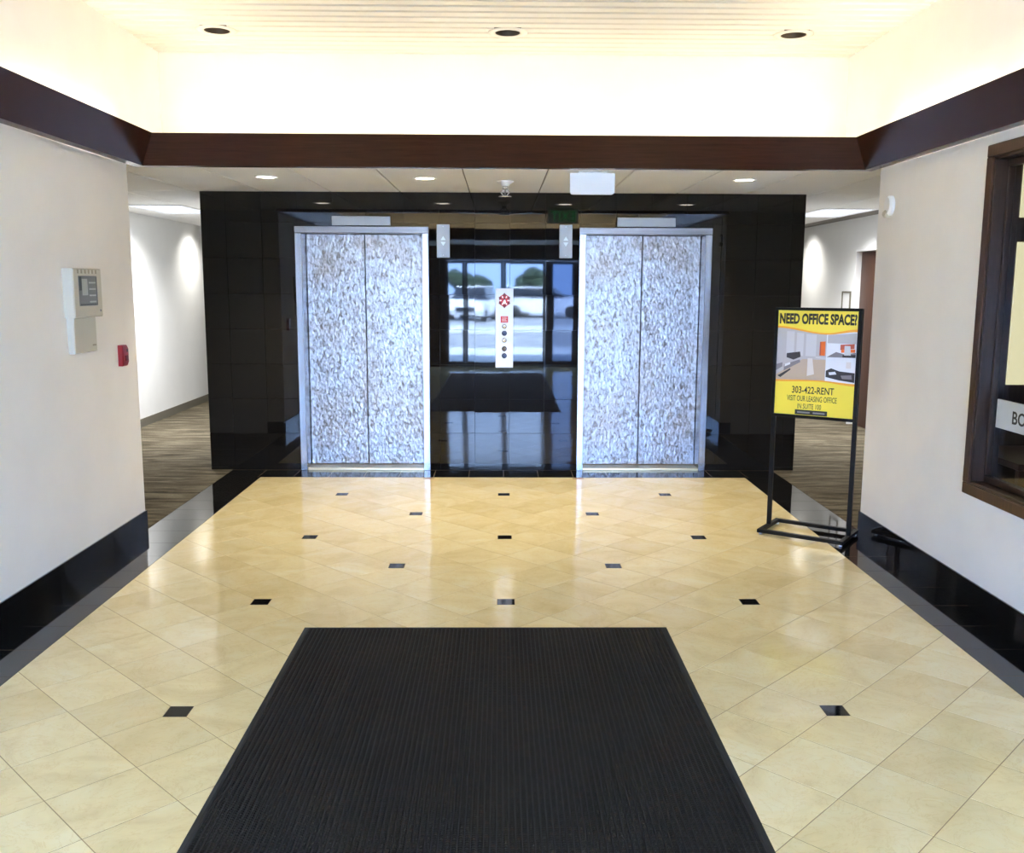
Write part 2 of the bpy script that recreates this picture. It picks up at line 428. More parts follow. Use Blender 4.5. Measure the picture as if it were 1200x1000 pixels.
# elevator wall: backing with two openings, every granite tile its own piece
ELX = 1.24; EHW = .582; EHT = 2.157
m = MB()
for x0, x1 in ((-EX, -ELX-EHW), (-ELX+EHW, ELX-EHW), (ELX+EHW, EX)): m.box(x0, x1, EY+.014, EY+.34, 0, H)
for s in (-1, 1): m.box(s*ELX-EHW, s*ELX+EHW, EY+.014, EY+.34, EHT, H)
m.box(-EX, EX, EY+.34, EY+.5, 0, H)
wb_ = S_(m.build('wall_back', 'grout_dark'), 'polished black granite tile wall around the two elevators', 'wall')
P = .3085; gx0 = -2.416-P; gz0 = .0305-P
ops = [(s*ELX-EHW, s*ELX+EHW) for s in (-1, 1)]
for i in range(20):
    for k in range(10):
        x0, x1 = max(gx0+i*P, -EX), min(gx0+(i+1)*P, EX); z0, z1 = max(gz0+k*P, 0), min(gz0+(k+1)*P, H)
        if x1-x0 < .01 or z1-z0 < .01: continue
        rects = [(x0, x1, z0, z1)]
        for a, b in ops:
            nr = []
            for r in rects:
                if r[1] <= a or r[0] >= b or r[2] >= EHT: nr.append(r); continue
                if r[0] < a: nr.append((r[0], a, r[2], r[3]))
                if r[1] > b: nr.append((b, r[1], r[2], r[3]))
                if r[3] > EHT: nr.append((max(r[0], a), min(r[1], b), EHT, r[3]))
            rects = nr
        if not rects: continue
        cx, cz = (x0+x1)/2, (z0+z1)/2
        b_ = MB()
        for r in rects:
            if r[1]-r[0] < .004 or r[3]-r[2] < .004: continue
            g = .0007
            q = [(r[0]+g-cx, r[2]+g-cz), (r[1]-g-cx, r[2]+g-cz), (r[1]-g-cx, r[3]-g-cz), (r[0]+g-cx, r[3]-g-cz)]
            b_.prism(q, -.014, 0, .0007, lambda u, v, w_: (u, -w_, v))
        if not b_.v: continue
        o = b_.build('wall_tile', 'granite', wb_, (cx, EY, cz))
        o.rotation_euler = (random.uniform(-1, 1)*.0008, 0, random.uniform(-1, 1)*.0008)
# core sides
for s, nm in ((-1, 'left'), (1, 'right')):
    a, b = sorted((s*EX, s*(EX-.12)))
    S_(MB().box(a, b, EY+.5, FARY, 0, H).build('wall_core_'+nm, 'corridor_paint'), 'white painted side wall of the elevator core facing the %s corridor' % nm, 'wall')
    a, b = sorted((s*OX, s*(OX+.15)))
    m = MB()
    if s > 0:      # opening for the brown door
        m.box(a, b, WEND-.2, 6.85, 0, H+.2); m.box(a, b, 7.82, FARY, 0, H+.2); m.box(a, b, 6.85, 7.82, 2.10, H+.2); m.box(b, b+.05, 6.7, 8.0, 0, H+.2)
    else: m.box(a, b, WEND-.2, FARY, 0, H+.2)
    w = S_(m.build('wall_corridor_'+nm, 'corridor_paint'), 'white corridor wall %s' % ('with a brown door and framed notice' if s > 0 else 'with grey rubber base behind the lobby wall panel'), 'wall')
    for y0, y1 in (((WEND, 6.85), (7.82, FARY)) if s > 0 else ((WEND, FARY),)):
        x0, x1 = sorted((s*OX, s*(OX-.008)))
        MB().cbox(x0, x1, y0, y1, 0, .10, .002).build('rubber_base', 'rubber_base', w)
    a, b = sorted((s*EX, s*(OX+.15)))
    S_(MB().box(a, b, FARY, FARY+.15, 0, H+.2).build('wall_corridor_end_'+nm, 'corridor_paint'), 'white wall closing the far end of the %s corridor' % nm, 'wall')
    a, b = sorted((s*(WX+TH[s]), s*(OX+.15)))
    S_(MB().box(a, b, WEND-.2, WEND, 0, H+.2).build('wall_return_'+nm, 'corridor_paint'), 'white return wall of the %s corridor behind the lobby wall' % nm, 'wall')

# ------------------------------------------------------------------ low ceiling over the elevator lobby and corridors
m = MB(); m.box(-OX-.15, -WX, WEND-.2, FARY+.15, H+.012, H+.03); m.box(WX, OX+.15, WEND-.2, FARY+.15, H+.012, H+.03); m.box(-WX, WX, 2.93, FARY+.15, H+.012, H+.03)
ceil2 = S_(m.build('ceiling_low', 'ceiling_gap'), 'low acoustic tile ceiling in front of the elevators and along the corridors', 'ceiling')
for i in range(-8, 8):
    x0, x1 = max(-.9+.6*i, -OX), min(-.9+.6*(i+1), OX)
    if x1-x0 < .05: continue
    ys = [WEND, 3.05, 4.87, 6.70, 8.53, 10.36, 12.19, FARY]
    for y0, y1 in zip(ys, ys[1:]):
        if y0 < 2.9 and -WX-.2 < (x0+x1)/2 < WX+.2:
            y0 = 2.935
        if y0 >= EY and abs((x0+x1)/2) < EX-.3: continue
        hx, hy = (x1-x0)/2-.006, (y1-y0)/2-.006
        MB().prism([(-hx, -hy), (hx, -hy), (hx, hy), (-hx, hy)], 0, .012, .003, lambda u, v, w_: (u, v, -w_)).build('ceiling_tile', 'ceiling_tile', ceil2, ((x0+x1)/2, (y0+y1)/2, H+.012))
# vestibule ceiling behind the coffer
S_(MB().box(-WX, WX, ENT, -3.36, H, H+.05).build('ceiling_vestibule', 'ceiling_tile'), 'low pale ceiling over the entrance doors', 'ceiling')

# ------------------------------------------------------------------ coffer: cove walls, slatted ceiling, wooden fascia
FB = -3.3; CB = -3.9
S_(MB().box(-WX-.19, WX+.19, COVEY, COVEY+.1, H+.03, HC+.2).box(-WX, WX, 2.93, COVEY, H+.03, H+.045).build('wall_cove_back', 'cove_paint'), 'cream cove wall above the wooden beam facing the entrance', 'wall')
S_(MB().box(-WX-.19, WX+.19, CB-.1, CB, H+.05, HC+.2).box(-WX, WX, CB, -3.35, H+.05, H+.06).build('wall_cove_front', 'cove_paint'), 'cream cove wall above the beam at the entrance side', 'wall')
CY = 2.86
CANS = [(-1.85, CY), (.01, CY), (1.855, CY)]
m = MB(); hs = .086
m.box(-WX, WX, CB, CY-hs, HC+.04, HC+.055); m.box(-WX, WX, CY+hs, COVEY, HC+.04, HC+.055)
xs = [-WX]+[v for c in CANS for v in (c[0]-hs, c[0]+hs)]+[WX]
for i in range(0, len(xs), 2): m.box(xs[i], xs[i+1], CY-hs, CY+hs, HC+.04, HC+.055)
m.box(-WX-.19, WX+.19, CB-.1, COVEY+.1, HC+.2, HC+.24)
ceil = S_(m.build('ceiling', 'plenum'), 'cream linear metal slat ceiling inside the lit coffer', 'ceiling')
pitch = .117
def slat_mesh(L):
    w, c = pitch/2-.012, .008
    prof = [(-w, .014), (-w, c), (-w+c, 0), (w-c, 0), (w, c), (w, .014)]
    b = MB(); n = len(prof)
    b.add([(x, p[0], p[1]) for x in (-L/2, L/2) for p in prof], [(i, (i+1) % n, n+(i+1) % n, n+i) for i in range(n)]+[tuple(range(n)), tuple(reversed(range(n, 2*n)))])
    return b.data('ceiling_slat', 'slat_metal')
full = slat_mesh(2*WX)
y = COVEY-.05-pitch/2+.05
while y > CB+.03:
    if abs(y-CY) < hs+pitch/2-.01:
        for i in range(0, len(xs), 2): link('ceiling_slat', slat_mesh(xs[i+1]-xs[i]), ceil, ((xs[i]+xs[i+1])/2, y, HC))
    else: link('ceiling_slat', full, ceil, (0, y, HC))
    y -= pitch
# fascia ring, mitred, leaning inwards at its top
zb, zt, lean, th = 2.42, 2.612, .112, .0695
def ring(off, ln): return [(-2.37-off+ln, 2.86+off-ln), (2.37+off-ln, 2.86+off-ln), (2.37+off-ln, FB-off+ln), (-2.37-off+ln, FB-off+ln)]
ib, it, ob, ot = ring(0, 0), ring(0, lean), ring(th, 0), ring(th, lean)
for i, (nm, lab, mt) in enumerate((('trim_1', 'dark mahogany cove beam crossing in front of the elevator lobby ceiling', 'wood_beam_cross'),
                                  ('trim_2', 'dark mahogany cove beam above the wall with the window', 'wood_beam_long'),
                                  ('trim_3', 'dark mahogany cove beam at the entrance end of the coffer', 'wood_beam_cross'),
                                  ('trim_4', 'dark mahogany cove beam above the wall with the control panel', 'wood_beam_long'))):
    j = (i+1) % 4
    V = [(*ib[i], zb), (*it[i], zt), (*ot[i], zt), (*ob[i], zb), (*ib[j], zb), (*it[j], zt), (*ot[j], zt), (*ob[j], zb)]
    S_(MB().add(V, [(0, 1, 5, 4), (1, 2, 6, 5), (2, 3, 7, 6), (3, 0, 4, 7), (0, 3, 2, 1), (4, 5, 6, 7)]).build(nm, mt), lab, 'beam')
# fluorescent tubes hidden behind the fascia
def cove_tube(a, b, label, group, lamp='tube_light', off=''):
    a, b = Vector(a), Vector(b); d = (b-a).normalized(); c = (a+b)/2
    t = thing('fluorescent_tube'+off, label, 'light tube', c, 0, group)
    MB().tube(a-c, b-c, .015, 10).build('lamp'+off, lamp, t)
    for e, k in ((a-c, -1), (b-c, 1)): MB().tube(e, e+d*k*.02, .016, 10).build('end_cap', 'steel_plate', t)
for s, nm in ((-1, 'control panel'), (1, 'window')):
    for k in range(4):
        y1 = 2.62-k*1.40; cove_tube((s*2.40, y1-1.25, 2.56), (s*2.40, y1, 2.56), 'warm fluorescent tube hidden in the cove above the %s wall' % nm, 'cove tubes above the %s wall' % nm, off='_offscreen' if k > 1 else '')
for x in (-2.3, -.74, .88):
    cove_tube((x, 3.12, 2.60), (x+1.42, 3.12, 2.60), 'warm fluorescent tube hidden behind the beam facing the entrance', 'cove tubes behind the cross beam', 'tube_light_single')
for x in (-2.0, -.6, .8): cove_tube((x, -3.6, 2.55), (x+1.2, -3.6, 2.55), 'warm fluorescent tube in the cove over the entrance', 'cove tubes over the entrance', off='_offscreen')
for (x, y), w in zip(CANS, ('nearest the control panel wall', 'midway between the side walls', 'nearest the window wall')):
    t = thing('recessed_can_light', 'unlit dark can light in the slatted coffer ceiling '+w, 'ceiling light', (x, y, HC), 0, 'dark can lights in the slatted ceiling')
    MB().lathe([(.080, .012), (.128, .0), (.128, -.003), (.100, -.007), (.086, -.007), (.080, -.002)], 32, caps='ring').build('trim_ring', 'slat_metal', t)
    b = MB(); b.lathe([(.079, -.004), (.079, .03), (.062, .11), (.03, .13)], 32, caps='end')
    b.build('reflector', 'can_inside', t)
    MB().lathe([(.004, .118), (.024, .10), (.032, .07), (.026, .05), (.004, .044)], 20).build('bulb', 'can_inside', t)
for x, y, w in ((-1.78, 3.74, 'above the far side of the elevator by the control panel wall'), (-.6, 3.77, 'beside the sprinkler, away from the exit sign'),
                (.6, 3.77, 'just behind the hanging exit sign'), (1.80, 3.76, 'above the elevator nearer the yellow sign')):
    t = thing('recessed_downlight', 'round lit downlight '+w, 'ceiling light', (x, y, H), 0, 'lit downlights before the elevators')
    b = MB(); b.lathe([(.068, .0), (.088, .0), (.088, -.003), (.078, -.007), (.068, -.004)], 28, caps='ring'); b.build('trim_ring', 'white_plastic', t)
    MB().lathe([(.068, -.0005), (.068, -.003)], 28).build('lens', 'can_light', t)
    ld = bpy.data.lights.new('beam', 'SPOT'); ld.energy = CANW; ld.spot_size = 2.2; ld.spot_blend = .8; ld.shadow_soft_size = .06; ld.color = (1, .90, .72)
    lo = bpy.data.objects.new('lamp', ld); C.objects.link(lo); lo.parent = t; lo.location = (0, 0, -.07)
for s in (-1, 1):
    w = 'corridor beside the control panel wall' if s < 0 else 'corridor with the framed notice'
    t = thing('troffer_light', 'square fluorescent troffer lit cool white in the '+w, 'ceiling light', (s*3.56, 6.93, H))
    b = MB(); 
    for q in ((-.30, .30, -.60, -.575), (-.30, .30, .575, .60), (-.30, -.275, -.575, .575), (.275, .30, -.575, .575)): b.box(*q, -.008, -.0005)
    b.build('frame', 'white_plastic', t); MB().box(-.273, .273, -.573, .573, -.005, -.001).build('diffuser', 'troffer_light', t)
    ld = bpy.data.lights.new('louvred_tubes', 'AREA'); ld.shape = 'RECTANGLE'; ld.size = .54; ld.size_y = 1.14; ld.energy = TROFW; ld.spread = 2.25; ld.color = (.97, .98, 1.0)
    lo = bpy.data.objects.new('lamp', ld); C.objects.link(lo); lo.parent = t; lo.location = (0, 0, -.009)
    for y in (9.4,):
        t = thing('wall_washer', 'small round wall washer light in the '+w, 'ceiling light', (s*3.84, y, H), 0, 'wall washers in the '+w)
        MB().lathe([(.050, 0), (.066, 0), (.066, -.003), (.056, -.006), (.050, -.003)], 24, caps='ring').build('trim_ring', 'white_plastic', t)
        ld = bpy.data.lights.new('wash', 'SPOT'); ld.energy = WASH; ld.spot_size = 2.3; ld.spot_blend = 1.0; ld.shadow_soft_size = .12; ld.color = (1, .97, .92)
        lo = bpy.data.objects.new('lamp', ld); C.objects.link(lo); lo.parent = t; lo.location = (0, 0, -.02); lo.rotation_euler = (0, s*-.25, 0)

S_(MB().box(-OX-.4, OX+.4, ENT-.4, FARY+.3, HC+.26, HC+.45).build('roof', 'plenum'), 'unseen flat roof slab added over the lobby to keep sun out', 'roof')  # unseen slab, added so no sunlight leaks in past the ceilings
# ------------------------------------------------------------------ elevators
def elevator(s, label):
    t = thing('elevator', label, 'elevator', (s*ELX, EY, 0))
    jw, d = .058, .20
    for k in (-1, 1):
        a, b = sorted((k*EHW, k*(EHW-jw)))
        MB().cbox(a, b, -.012, d, 0, EHT-.056, .003).build('jamb', 'steel_brushed', t)
    MB().cbox(-EHW, EHW, -.014, d, EHT-.056, EHT, .003).build('lintel', 'steel_lintel', t)
    for k in (-1, 1):
        a, b = sorted((k*.0025, k*(EHW-jw-.002)))
        o = MB().cbox(a, b, d-.01-(.0 if k < 0 else .0), d+.03, .022, EHT-.058, .004).build('door_panel', 'steel_textured', t)
    MB().box(-EHW+jw+.002, EHW-jw-.002, d+.031, d+.06, .02, EHT-.06).build('door_backing', 'dark_slot', t)
    sl = MB().cbox(-EHW+jw, EHW-jw, .0, d+.06, 0.0005, .020, .003)
    for q in range(3): sl.box(-EHW+jw+.004, EHW-jw-.004, .05+q*.05, .06+q*.05, .0195, .0204, 1)
    sl.build('sill', ['brass_sill', 'dark_slot'], t)
    hp = MB().cbox(-.255, .255, -.014, -.0, EHT+.008, EHT+.088, .003).build('header_plate', 'steel_plate', t)
elevator(-1, 'textured steel elevator doors in a steel frame on the side nearer the control panel')
elevator(1, 'textured steel elevator doors in a steel frame on the side nearer the yellow sign')
# hall lanterns
for x, lab in ((-.530, 'slim steel hall lantern beside the elevator nearer the control panel wall'), (.5385, 'slim steel hall lantern beside the elevator nearer the yellow sign')):
    t = thing('hall_lantern', lab, 'elevator lantern', (x, EY, 1.893))
    MB().cbox(-.057, .057, -.018, 0, 0, .286, .003).build('plate', 'steel_plate', t)
    MB().add([(-.022, -.0188, .150), (.022, -.0188, .150), (0, -.0188, .185)], [(0, 1, 2)]).add([(-.022, -.0188, .135), (0, -.0188, .100), (.022, -.0188, .135)], [(0, 1, 2)]).build('arrow_lens', 'device_glyph', t)
    for z in (.02, .266): MB().lathe([(.005, -.0195), (.005, -.018)], 10, (0, 0, z), 'Y').build('screw', 'chrome', t)
# call station
t = thing('call_station', 'tall steel elevator call plate with red fire emblem between the elevators', 'call panel', (.0045, EY, .932))
MB().cbox(-.078, .078, -.012, 0, 0, .698, .003).build('plate', 'panel_plate', t)
Y0 = -.0125
def disc(b, x, z, r, y=Y0, th=.002, seg=20, mi=0): return b.lathe([(r, y), (r, y-th)], seg, (x, 0, z), 'Y', mi, False)
em = MB()                                   # diamond-shaped rosette of red and dark red kites
cz = .592
def flat(b, pts, y, mi): b.add([(p[0], y, p[1]) for p in pts]+[(p[0], y-.0008, p[1]) for p in pts], [tuple(range(len(pts))), tuple(range(len(pts), 2*len(pts)))]+[(i, (i+1) % len(pts), len(pts)+(i+1) % len(pts), len(pts)+i) for i in range(len(pts))], mi)
def kite(a, r0, r1, w):
    c, s_ = math.cos(a), math.sin(a)
    f = lambda r, k: (c*r-s_*k, cz+s_*r+c*k)
    rm = (r0+r1)/2
    return [f(r0, 0), f(rm, -w), f(r1, 0), f(rm, w)]
hexa = [(.060*math.cos(math.pi/2+k*math.pi/3)*.86, cz+.062*math.sin(math.pi/2+k*math.pi/3)) for k in range(6)]
flat(em, hexa, Y0, 0)
for k in range(6): flat(em, kite(math.pi/2+k*math.pi/3, .030, .068 if k % 3 == 0 else .058, .016), Y0-.0004, 1)
for k in range(6): flat(em, kite(math.pi/3*k, .022, .046, .006), Y0-.0008, 2)
flat(em, [(-.016, cz-.020), (.0, cz-.032), (.014, cz-.018), (.006, cz+.012), (-.004, cz+.004)], Y0-.0012, 2)
flat(em, [(-.012, cz+.006), (.012, cz+.006), (.006, cz+.024), (-.008, cz+.022)], Y0-.0013, 1)
em.build('fire_emblem', ['red_print', 'maroon_print', 'white_print'], t)
sqr = MB(); sqr.box(-.033, .033, Y0-.0012, Y0, .398, .455); o = sqr.build('fire_notice', 'red_print', t)
lines = MB()
for k in range(5): lines.box(-.024+.004*(k % 2), .024-.005*(k % 3), Y0-.0018, Y0-.0012, .408+k*.009, .4105+k*.009)
lines.build('notice_print', 'white_print', o)
for z, r, mt, nm in ((.365, .017, 'chrome', 'key_switch'), (.305, .019, 'car_blue', 'call_button'), (.243, .017, 'chrome', 'key_switch'), (.168, .018, 'steel_plate', 'call_button'), (.106, .019, 'car_blue', 'call_button')):
    rim = MB().lathe([(r+.004, Y0), (r+.004, Y0-.002), (r, Y0-.004)], 20, (0, 0, z), 'Y').build(nm, 'dark_slot' if nm == 'call_button' else 'steel_plate', t)
    MB().lathe([(r-.003, Y0-.004), (r-.004, Y0-.006)], 20, (0, 0, z), 'Y').build('button_cap', mt, rim)

# ------------------------------------------------------------------ ceiling fittings
t = thing('exit_sign', 'white hanging exit sign with rounded lower corners under the acoustic ceiling', 'exit sign', (.612, 3.30, H))
pl = []
w, hh, r = .157, .158, .022
for cx_, cz_, a0 in ((w-r, -hh+r, -90), (-w+r, -hh+r, 180)):
    arc = [(cx_+r*math.cos(math.radians(a0+q*15)), cz_+r*math.sin(math.radians(a0+q*15))) for q in range(7)]
    pl += arc if a0 == -90 else []
    if a0 == -90: pl += [(w, -.012), (-w, -.012)]
    else: pl += arc
MB().prism(pl, -.02, .02, .003, lambda a, b, c: (a, c, b)).build('housing', 'white_plastic', t)
MB().cbox(-.10, .10, -.03, .03, -.0135, -.0005, .003).build('ceiling_canopy', 'white_plastic', t)
text('exit_lettering', 'EXIT', 'exit_green', t, (.125, .0203, -.135), (math.pi/2, 0, math.pi), .25, .10, .001)
t = thing('sprinkler_head', 'small pendant sprinkler head under the acoustic ceiling before the elevators', 'sprinkler', (.003, 3.95, H)); t.scale = (1.2, 1.2, 1.1)
MB().lathe([(.012, 0), (.055, 0), (.05, -.008), (.03, -.02), (.026, -.034), (.012, -.034)], 24).build('escutcheon', 'white_plastic', t)
MB().lathe([(.018, -.034), (.016, -.052), (.010, -.056)], 16).build('body', 'chrome', t)
for k in (-1, 1):
    b = MB(); b.tube((k*.012, 0, -.05), (k*.030, 0, -.072), .0045, 8); b.tube((k*.030, 0, -.072), (k*.006, 0, -.108), .0045, 8); b.build('yoke_arm', 'chrome', t)
b = MB(); b.lathe([(.004, -.104), (.042, -.104), (.042, -.108), (.004, -.112)], 20); b.build('deflector', 'chrome', t)
MB().lathe([(.004, -.056), (.005, -.08), (.004, -.104)], 8).build('glass_bulb', 'steel_plate', t)

# ------------------------------------------------------------------ entrance mat
MX0, MX1, MY0, MY1 = -.985, .785, -4.6, .915
t = thing('entrance_mat', 'large black ribbed entrance mat with rubber edge lying on the marble', 'mat', ((MX0+MX1)/2, (MY0+MY1)/2, 0))
hx, hy = (MX1-MX0)/2, (MY1-MY0)/2
b = MB(); e = .028
outer = [(-hx, -hy), (hx, -hy), (hx, hy), (-hx, hy)]; inn = inset(outer, e); mid = inset(outer, e*.6)
V = [(*p, .0005) for p in outer]+[(*p, .0065) for p in mid]+[(*p, .0065) for p in inn]+[(*p, .003) for p in inn]+[(*p, .0005) for p in inn]
Fc = []
for k in range(4):
    for i in range(4): j = (i+1) % 4; Fc.append((k*4+i, k*4+j, k*4+4+j, k*4+4+i))
Fc += [(16+i, 16+(i+1) % 4, (i+1) % 4, i) for i in range(4)]
b.add(V, Fc).build('rubber_edge', 'black_rubber', t)
MB().box(-hx+e, hx-e, -hy+e, hy-e, .001, .0035).build('backing', 'black_rubber', t)
b = MB(); nr = 88; pw = (2*(hx-e))/nr
for i in range(nr):
    x = -hx+e+i*pw
    b.add([(x+q, yy, z) for yy in (-hy+e, hy-e) for q, z in ((.001, .0034), (.005, .0075), (pw-.007, .0075), (pw-.003, .0034))], [(0, 1, 5, 4), (1, 2, 6, 5), (2, 3, 7, 6), (0, 3, 2, 1), (4, 5, 6, 7)])
o = b.build('ribbed_pile', 'mat_pile', t); o['kind'] = 'stuff'

# ------------------------------------------------------------------ yellow sign stand
t = thing('sign_stand', 'black metal floor stand holding a yellow office space poster', 'sign stand', (2.045, 2.655, 0), math.atan2(-.31, .44))
W2, D2 = .285, .19; bw = .031
for nm, q in (('base_bar', (-W2, W2, -D2, -D2+bw)), ('base_bar', (-W2, W2, D2-bw, D2)), ('base_bar', (-W2, -W2+bw, -D2+bw, D2-bw)), ('base_bar', (W2-bw, W2, -D2+bw, D2-bw))):
    MB().cbox(*q, .014, .038, .002).build(nm, 'black_metal', t)
for x in (-W2+.02, W2-.02):
    for y in (-D2+.02, D2-.02): MB().lathe([(.011, .0008), (.012, .006), (.008, .0145)], 14, (x, y, 0)).build('foot', 'white_plastic', t)
for x in (-.268, .268): MB().cbox(x-.0145, x+.0145, -.011, .011, .030, 1.518, .002).build('post', 'black_metal', t)
fx0, fx1, fz0, fz1 = -.281, .281, .792, 1.522
fr = MB(); fw = .0195
for q in ((fx0, fx1, fz0, fz0+fw), (fx0, fx1, fz1-fw, fz1), (fx0, fx0+fw, fz0+fw, fz1-fw), (fx1-fw-.004, fx1, fz0+fw, fz1-fw)): fr.cbox(q[0], q[1], -.030, -.0112, q[2], q[3], .002)
fr.build('poster_frame', 'black_metal', t)
MB().box(fx0+.004, fx1-.004, -.0145, -.0115, fz0+.004, fz1-.004).build('backing_board', 'black_metal', t)
px0, px1, pz0, pz1 = fx0+fw, fx1-fw-.004, fz0+fw, fz1-fw
PW, PH = px1-px0, pz1-pz0; PY = -.0165
po = MB().box(px0, px1, PY, -.0145, pz0, pz1).build('poster', 'yellow_print', t)
U = lambda u, v: (px0+u*PW, pz1-v*PH)
pm = ['orange_print', 'photo_wall', 'photo_wall_light', 'photo_floor', 'photo_dark', 'photo_orange', 'photo_white', 'photo_grey', 'photo_red', 'photo_shine']
def sheet(name, polys):
    b = MB()
    for lay, mi, pts in polys:
        y = PY-.0002-.00025*lay; b.add([(U(*p)[0], y, U(*p)[1]) for p in pts], [tuple(range(len(pts)))], mi)
    return b.build(name, pm, po)
def curve_pts(pts, n=8):
    out = []
    for k in range(len(pts)-1):
        for i in range(n):
            s = i/n; out.append((pts[k][0]+(pts[k+1][0]-pts[k][0])*s, pts[k][1]+(pts[k+1][1]-pts[k][1])*(3*s*s-2*s**3)))
    return out+[pts[-1]]
top1, top2 = curve_pts([(0, .150), (.62, .208), (1, .165)]), curve_pts([(0, .168), (.62, .222), (1, .190)])
bot1, bot2 = curve_pts([(0, .665), (.55, .655), (1, .672)]), curve_pts([(0, .685), (.55, .667), (1, .695)])
sheet('wave_band', [(0, 0, top1+top2[::-1])]); sheet('wave_band', [(0, 0, bot1+bot2[::-1])])
main = [p for p in top2 if p[0] < .625]+[(.632, .222), (.632, .658)]+[p for p in reversed(bot1) if p[0] < .625]
side = [(.632, .222)]+[p for p in top2 if p[0] >= .64]+[p for p in reversed(bot1) if p[0] >= .64]+[(.632, .658)]
P_ = [(0, 1, main), (0, 6, side)]
P_ += [(1, 2, [(.12, .20), (.22, .20), (.22, .42), (.12, .42)]), (1, 2, [(.25, .21), (.34, .215), (.34, .43), (.25, .43)]), (1, 2, [(.37, .22), (.50, .225), (.50, .43), (.37, .43)]),
       (1, 3, [(0, .62), (.20, .52), (.34, .46), (.63, .46), (.63, .655), (0, .662)]), (2, 9, [(.40, .45), (.46, .45), (.49, .60), (.40, .62)]),
       (2, 4, [(.13, .41), (.30, .39), (.31, .44), (.22, .47), (.13, .45)]), (2, 7, [(0, .52), (.08, .50), (.08, .54), (0, .58)]), (2, 7, [(.10, .52), (.30, .465), (.31, .49), (.10, .58)]),
       (3, 6, [(.11, .515), (.18, .495), (.18, .515), (.11, .54)]), (2, 4, [(.02, .63), (.18, .555), (.19, .565), (.06, .645)]),
       (2, 5, [(.545, .29), (.615, .285), (.615, .42), (.545, .42)]), (3, 8, [(.545, .29), (.562, .29), (.562, .42), (.545, .42)]), (2, 2, [(.50, .43), (.63, .435), (.63, .455), (.50, .445)]),
       (1, 1, [(.64, .225), (.99, .20), (.99, .30), (.64, .30)]), (1, 7, [(.64, .43), (.75, .38), (.86, .40), (.99, .38), (.99, .435), (.64, .44)]),
       (2, 8, [(.80, .31), (.97, .30), (.97, .345), (.80, .36)]), (2, 5, [(.81, .355), (.98, .35), (.98, .38), (.81, .385)]), (3, 2, [(.85, .32), (.92, .32), (.93, .41), (.85, .41)]), (3, 4, [(.83, .405), (.99, .40), (.99, .43), (.83, .43)]),
       (1, 4, [(.635, .56), (.70, .535), (.80, .56), (.99, .57), (.99, .66), (.80, .645), (.635, .62)]), (2, 6, [(.67, .575), (.75, .565), (.77, .59), (.68, .60)]), (2, 7, [(.82, .60), (.95, .59), (.96, .63), (.84, .63)]),
       (2, 9, [(.88, .47), (.94, .47), (.94, .53), (.88, .53)]), (4, 6, [(.628, .222), (.636, .222), (.636, .655), (.628, .655)]), (4, 6, [(.63, .432), (1, .428), (1, .440), (.63, .446)])]
sheet('photo_print', P_)
def ptext(name, body, u0, u1, v0, v1, mt='black_print', bold=.012):
    x, z = U(u0, v1); return text(name, body, mt, po, (x, PY-.0002, z), (math.pi/2, 0, 0), (u1-u0)*PW, (v1-v0)*PH, .0004, bold)
ptext('headline', 'NEED OFFICE SPACE?', .02, .985, .026, .130, bold=.045)
ptext('phone_line', '303-422-RENT', .22, .75, .722, .790)
ptext('address_line', 'VISIT OUR LEASING OFFICE', .16, .79, .812, .865, bold=.004)
ptext('address_line', 'IN SUITE 100', .30, .60, .888, .938, bold=.004)
x0, z0 = U(.27, .995); x1, z1 = U(.68, .948)
lb = MB().box(x0, x1, PY-.0008, PY-.0001, z0, z1).build('footer_label', 'black_print', po)
b = MB()
for u0, u1 in ((.30, .46), (.50, .65)):
    a, c = U(u0, .980), U(u1, .965); b.box(a[0], c[0], PY-.0012, PY-.0008, a[1], c[1])
b.build('footer_print', 'photo_grey', lb)['kind'] = 'stuff'

# ------------------------------------------------------------------ things on the lobby walls
LXW = -WX
t = thing('annunciator_panel', 'cream wall control panel with grey screen and blank lower box', 'control panel', (LXW, 1.962, 1.266)); t.scale = (1.086,)*3
def fx(u, v, w_): return (w_, u, v)          # u along the wall (towards the elevators), v up, w out of the wall
b = MB(); b.prism([(-.182, .185), (.160, .185), (.160, .438), (-.182, .438)], 0, .055, .006, fx); up = b.build('upper_housing', 'device_cream', t)
MB().prism([(-.160, .0), (.110, .0), (.110, .186), (-.160, .186)], 0, .034, .005, fx).build('lower_housing', 'device_cream', t)
MB().prism([(-.125, .245), (.098, .245), (.098, .400), (-.125, .400)], .0545, .0562, .0008, fx).build('screen', 'device_screen', t)
gl = MB()
for k in range(4): gl.prism([(.0, .262+k*.033), (.078, .262+k*.033), (.078, .270+k*.033), (.0, .270+k*.033)], .056, .0568, 0, fx)
gl.prism([(-.085, .30), (-.02, .30), (-.02, .385), (-.085, .385)], .056, .0566, 0, fx)
gl.build('screen_glyphs', 'device_glyph', t)
gd = MB(); gd.prism([(-.120, .325), (-.090, .325), (-.090, .395), (-.120, .395)], .056, .0569, 0, fx); gd.prism([(.085, .25), (.096, .25), (.096, .395), (.085, .395)], .056, .0569, 0, fx); gd.prism([(-.115, .248), (.08, .248), (.08, .256), (-.115, .256)], .056, .0569, 0, fx); gd.build('screen_edge', 'device_dark', t)
for k in range(6): MB().prism([(-.135+k*.043, .412), (-.116+k*.043, .412), (-.116+k*.043, .432), (-.135+k*.043, .432)], .0545, .0562, 0, fx).build('vent_slot', 'device_tan', t)
MB().prism([(.122, .212), (.134, .212), (.134, .224), (.122, .224)], .0545, .057, .0008, fx).build('key_lock', 'chrome', t)
MB().prism([(.050, .030), (.095, .030), (.095, .040), (.050, .040)], .0335, .0345, 0, fx).build('maker_badge', 'device_tan', t)
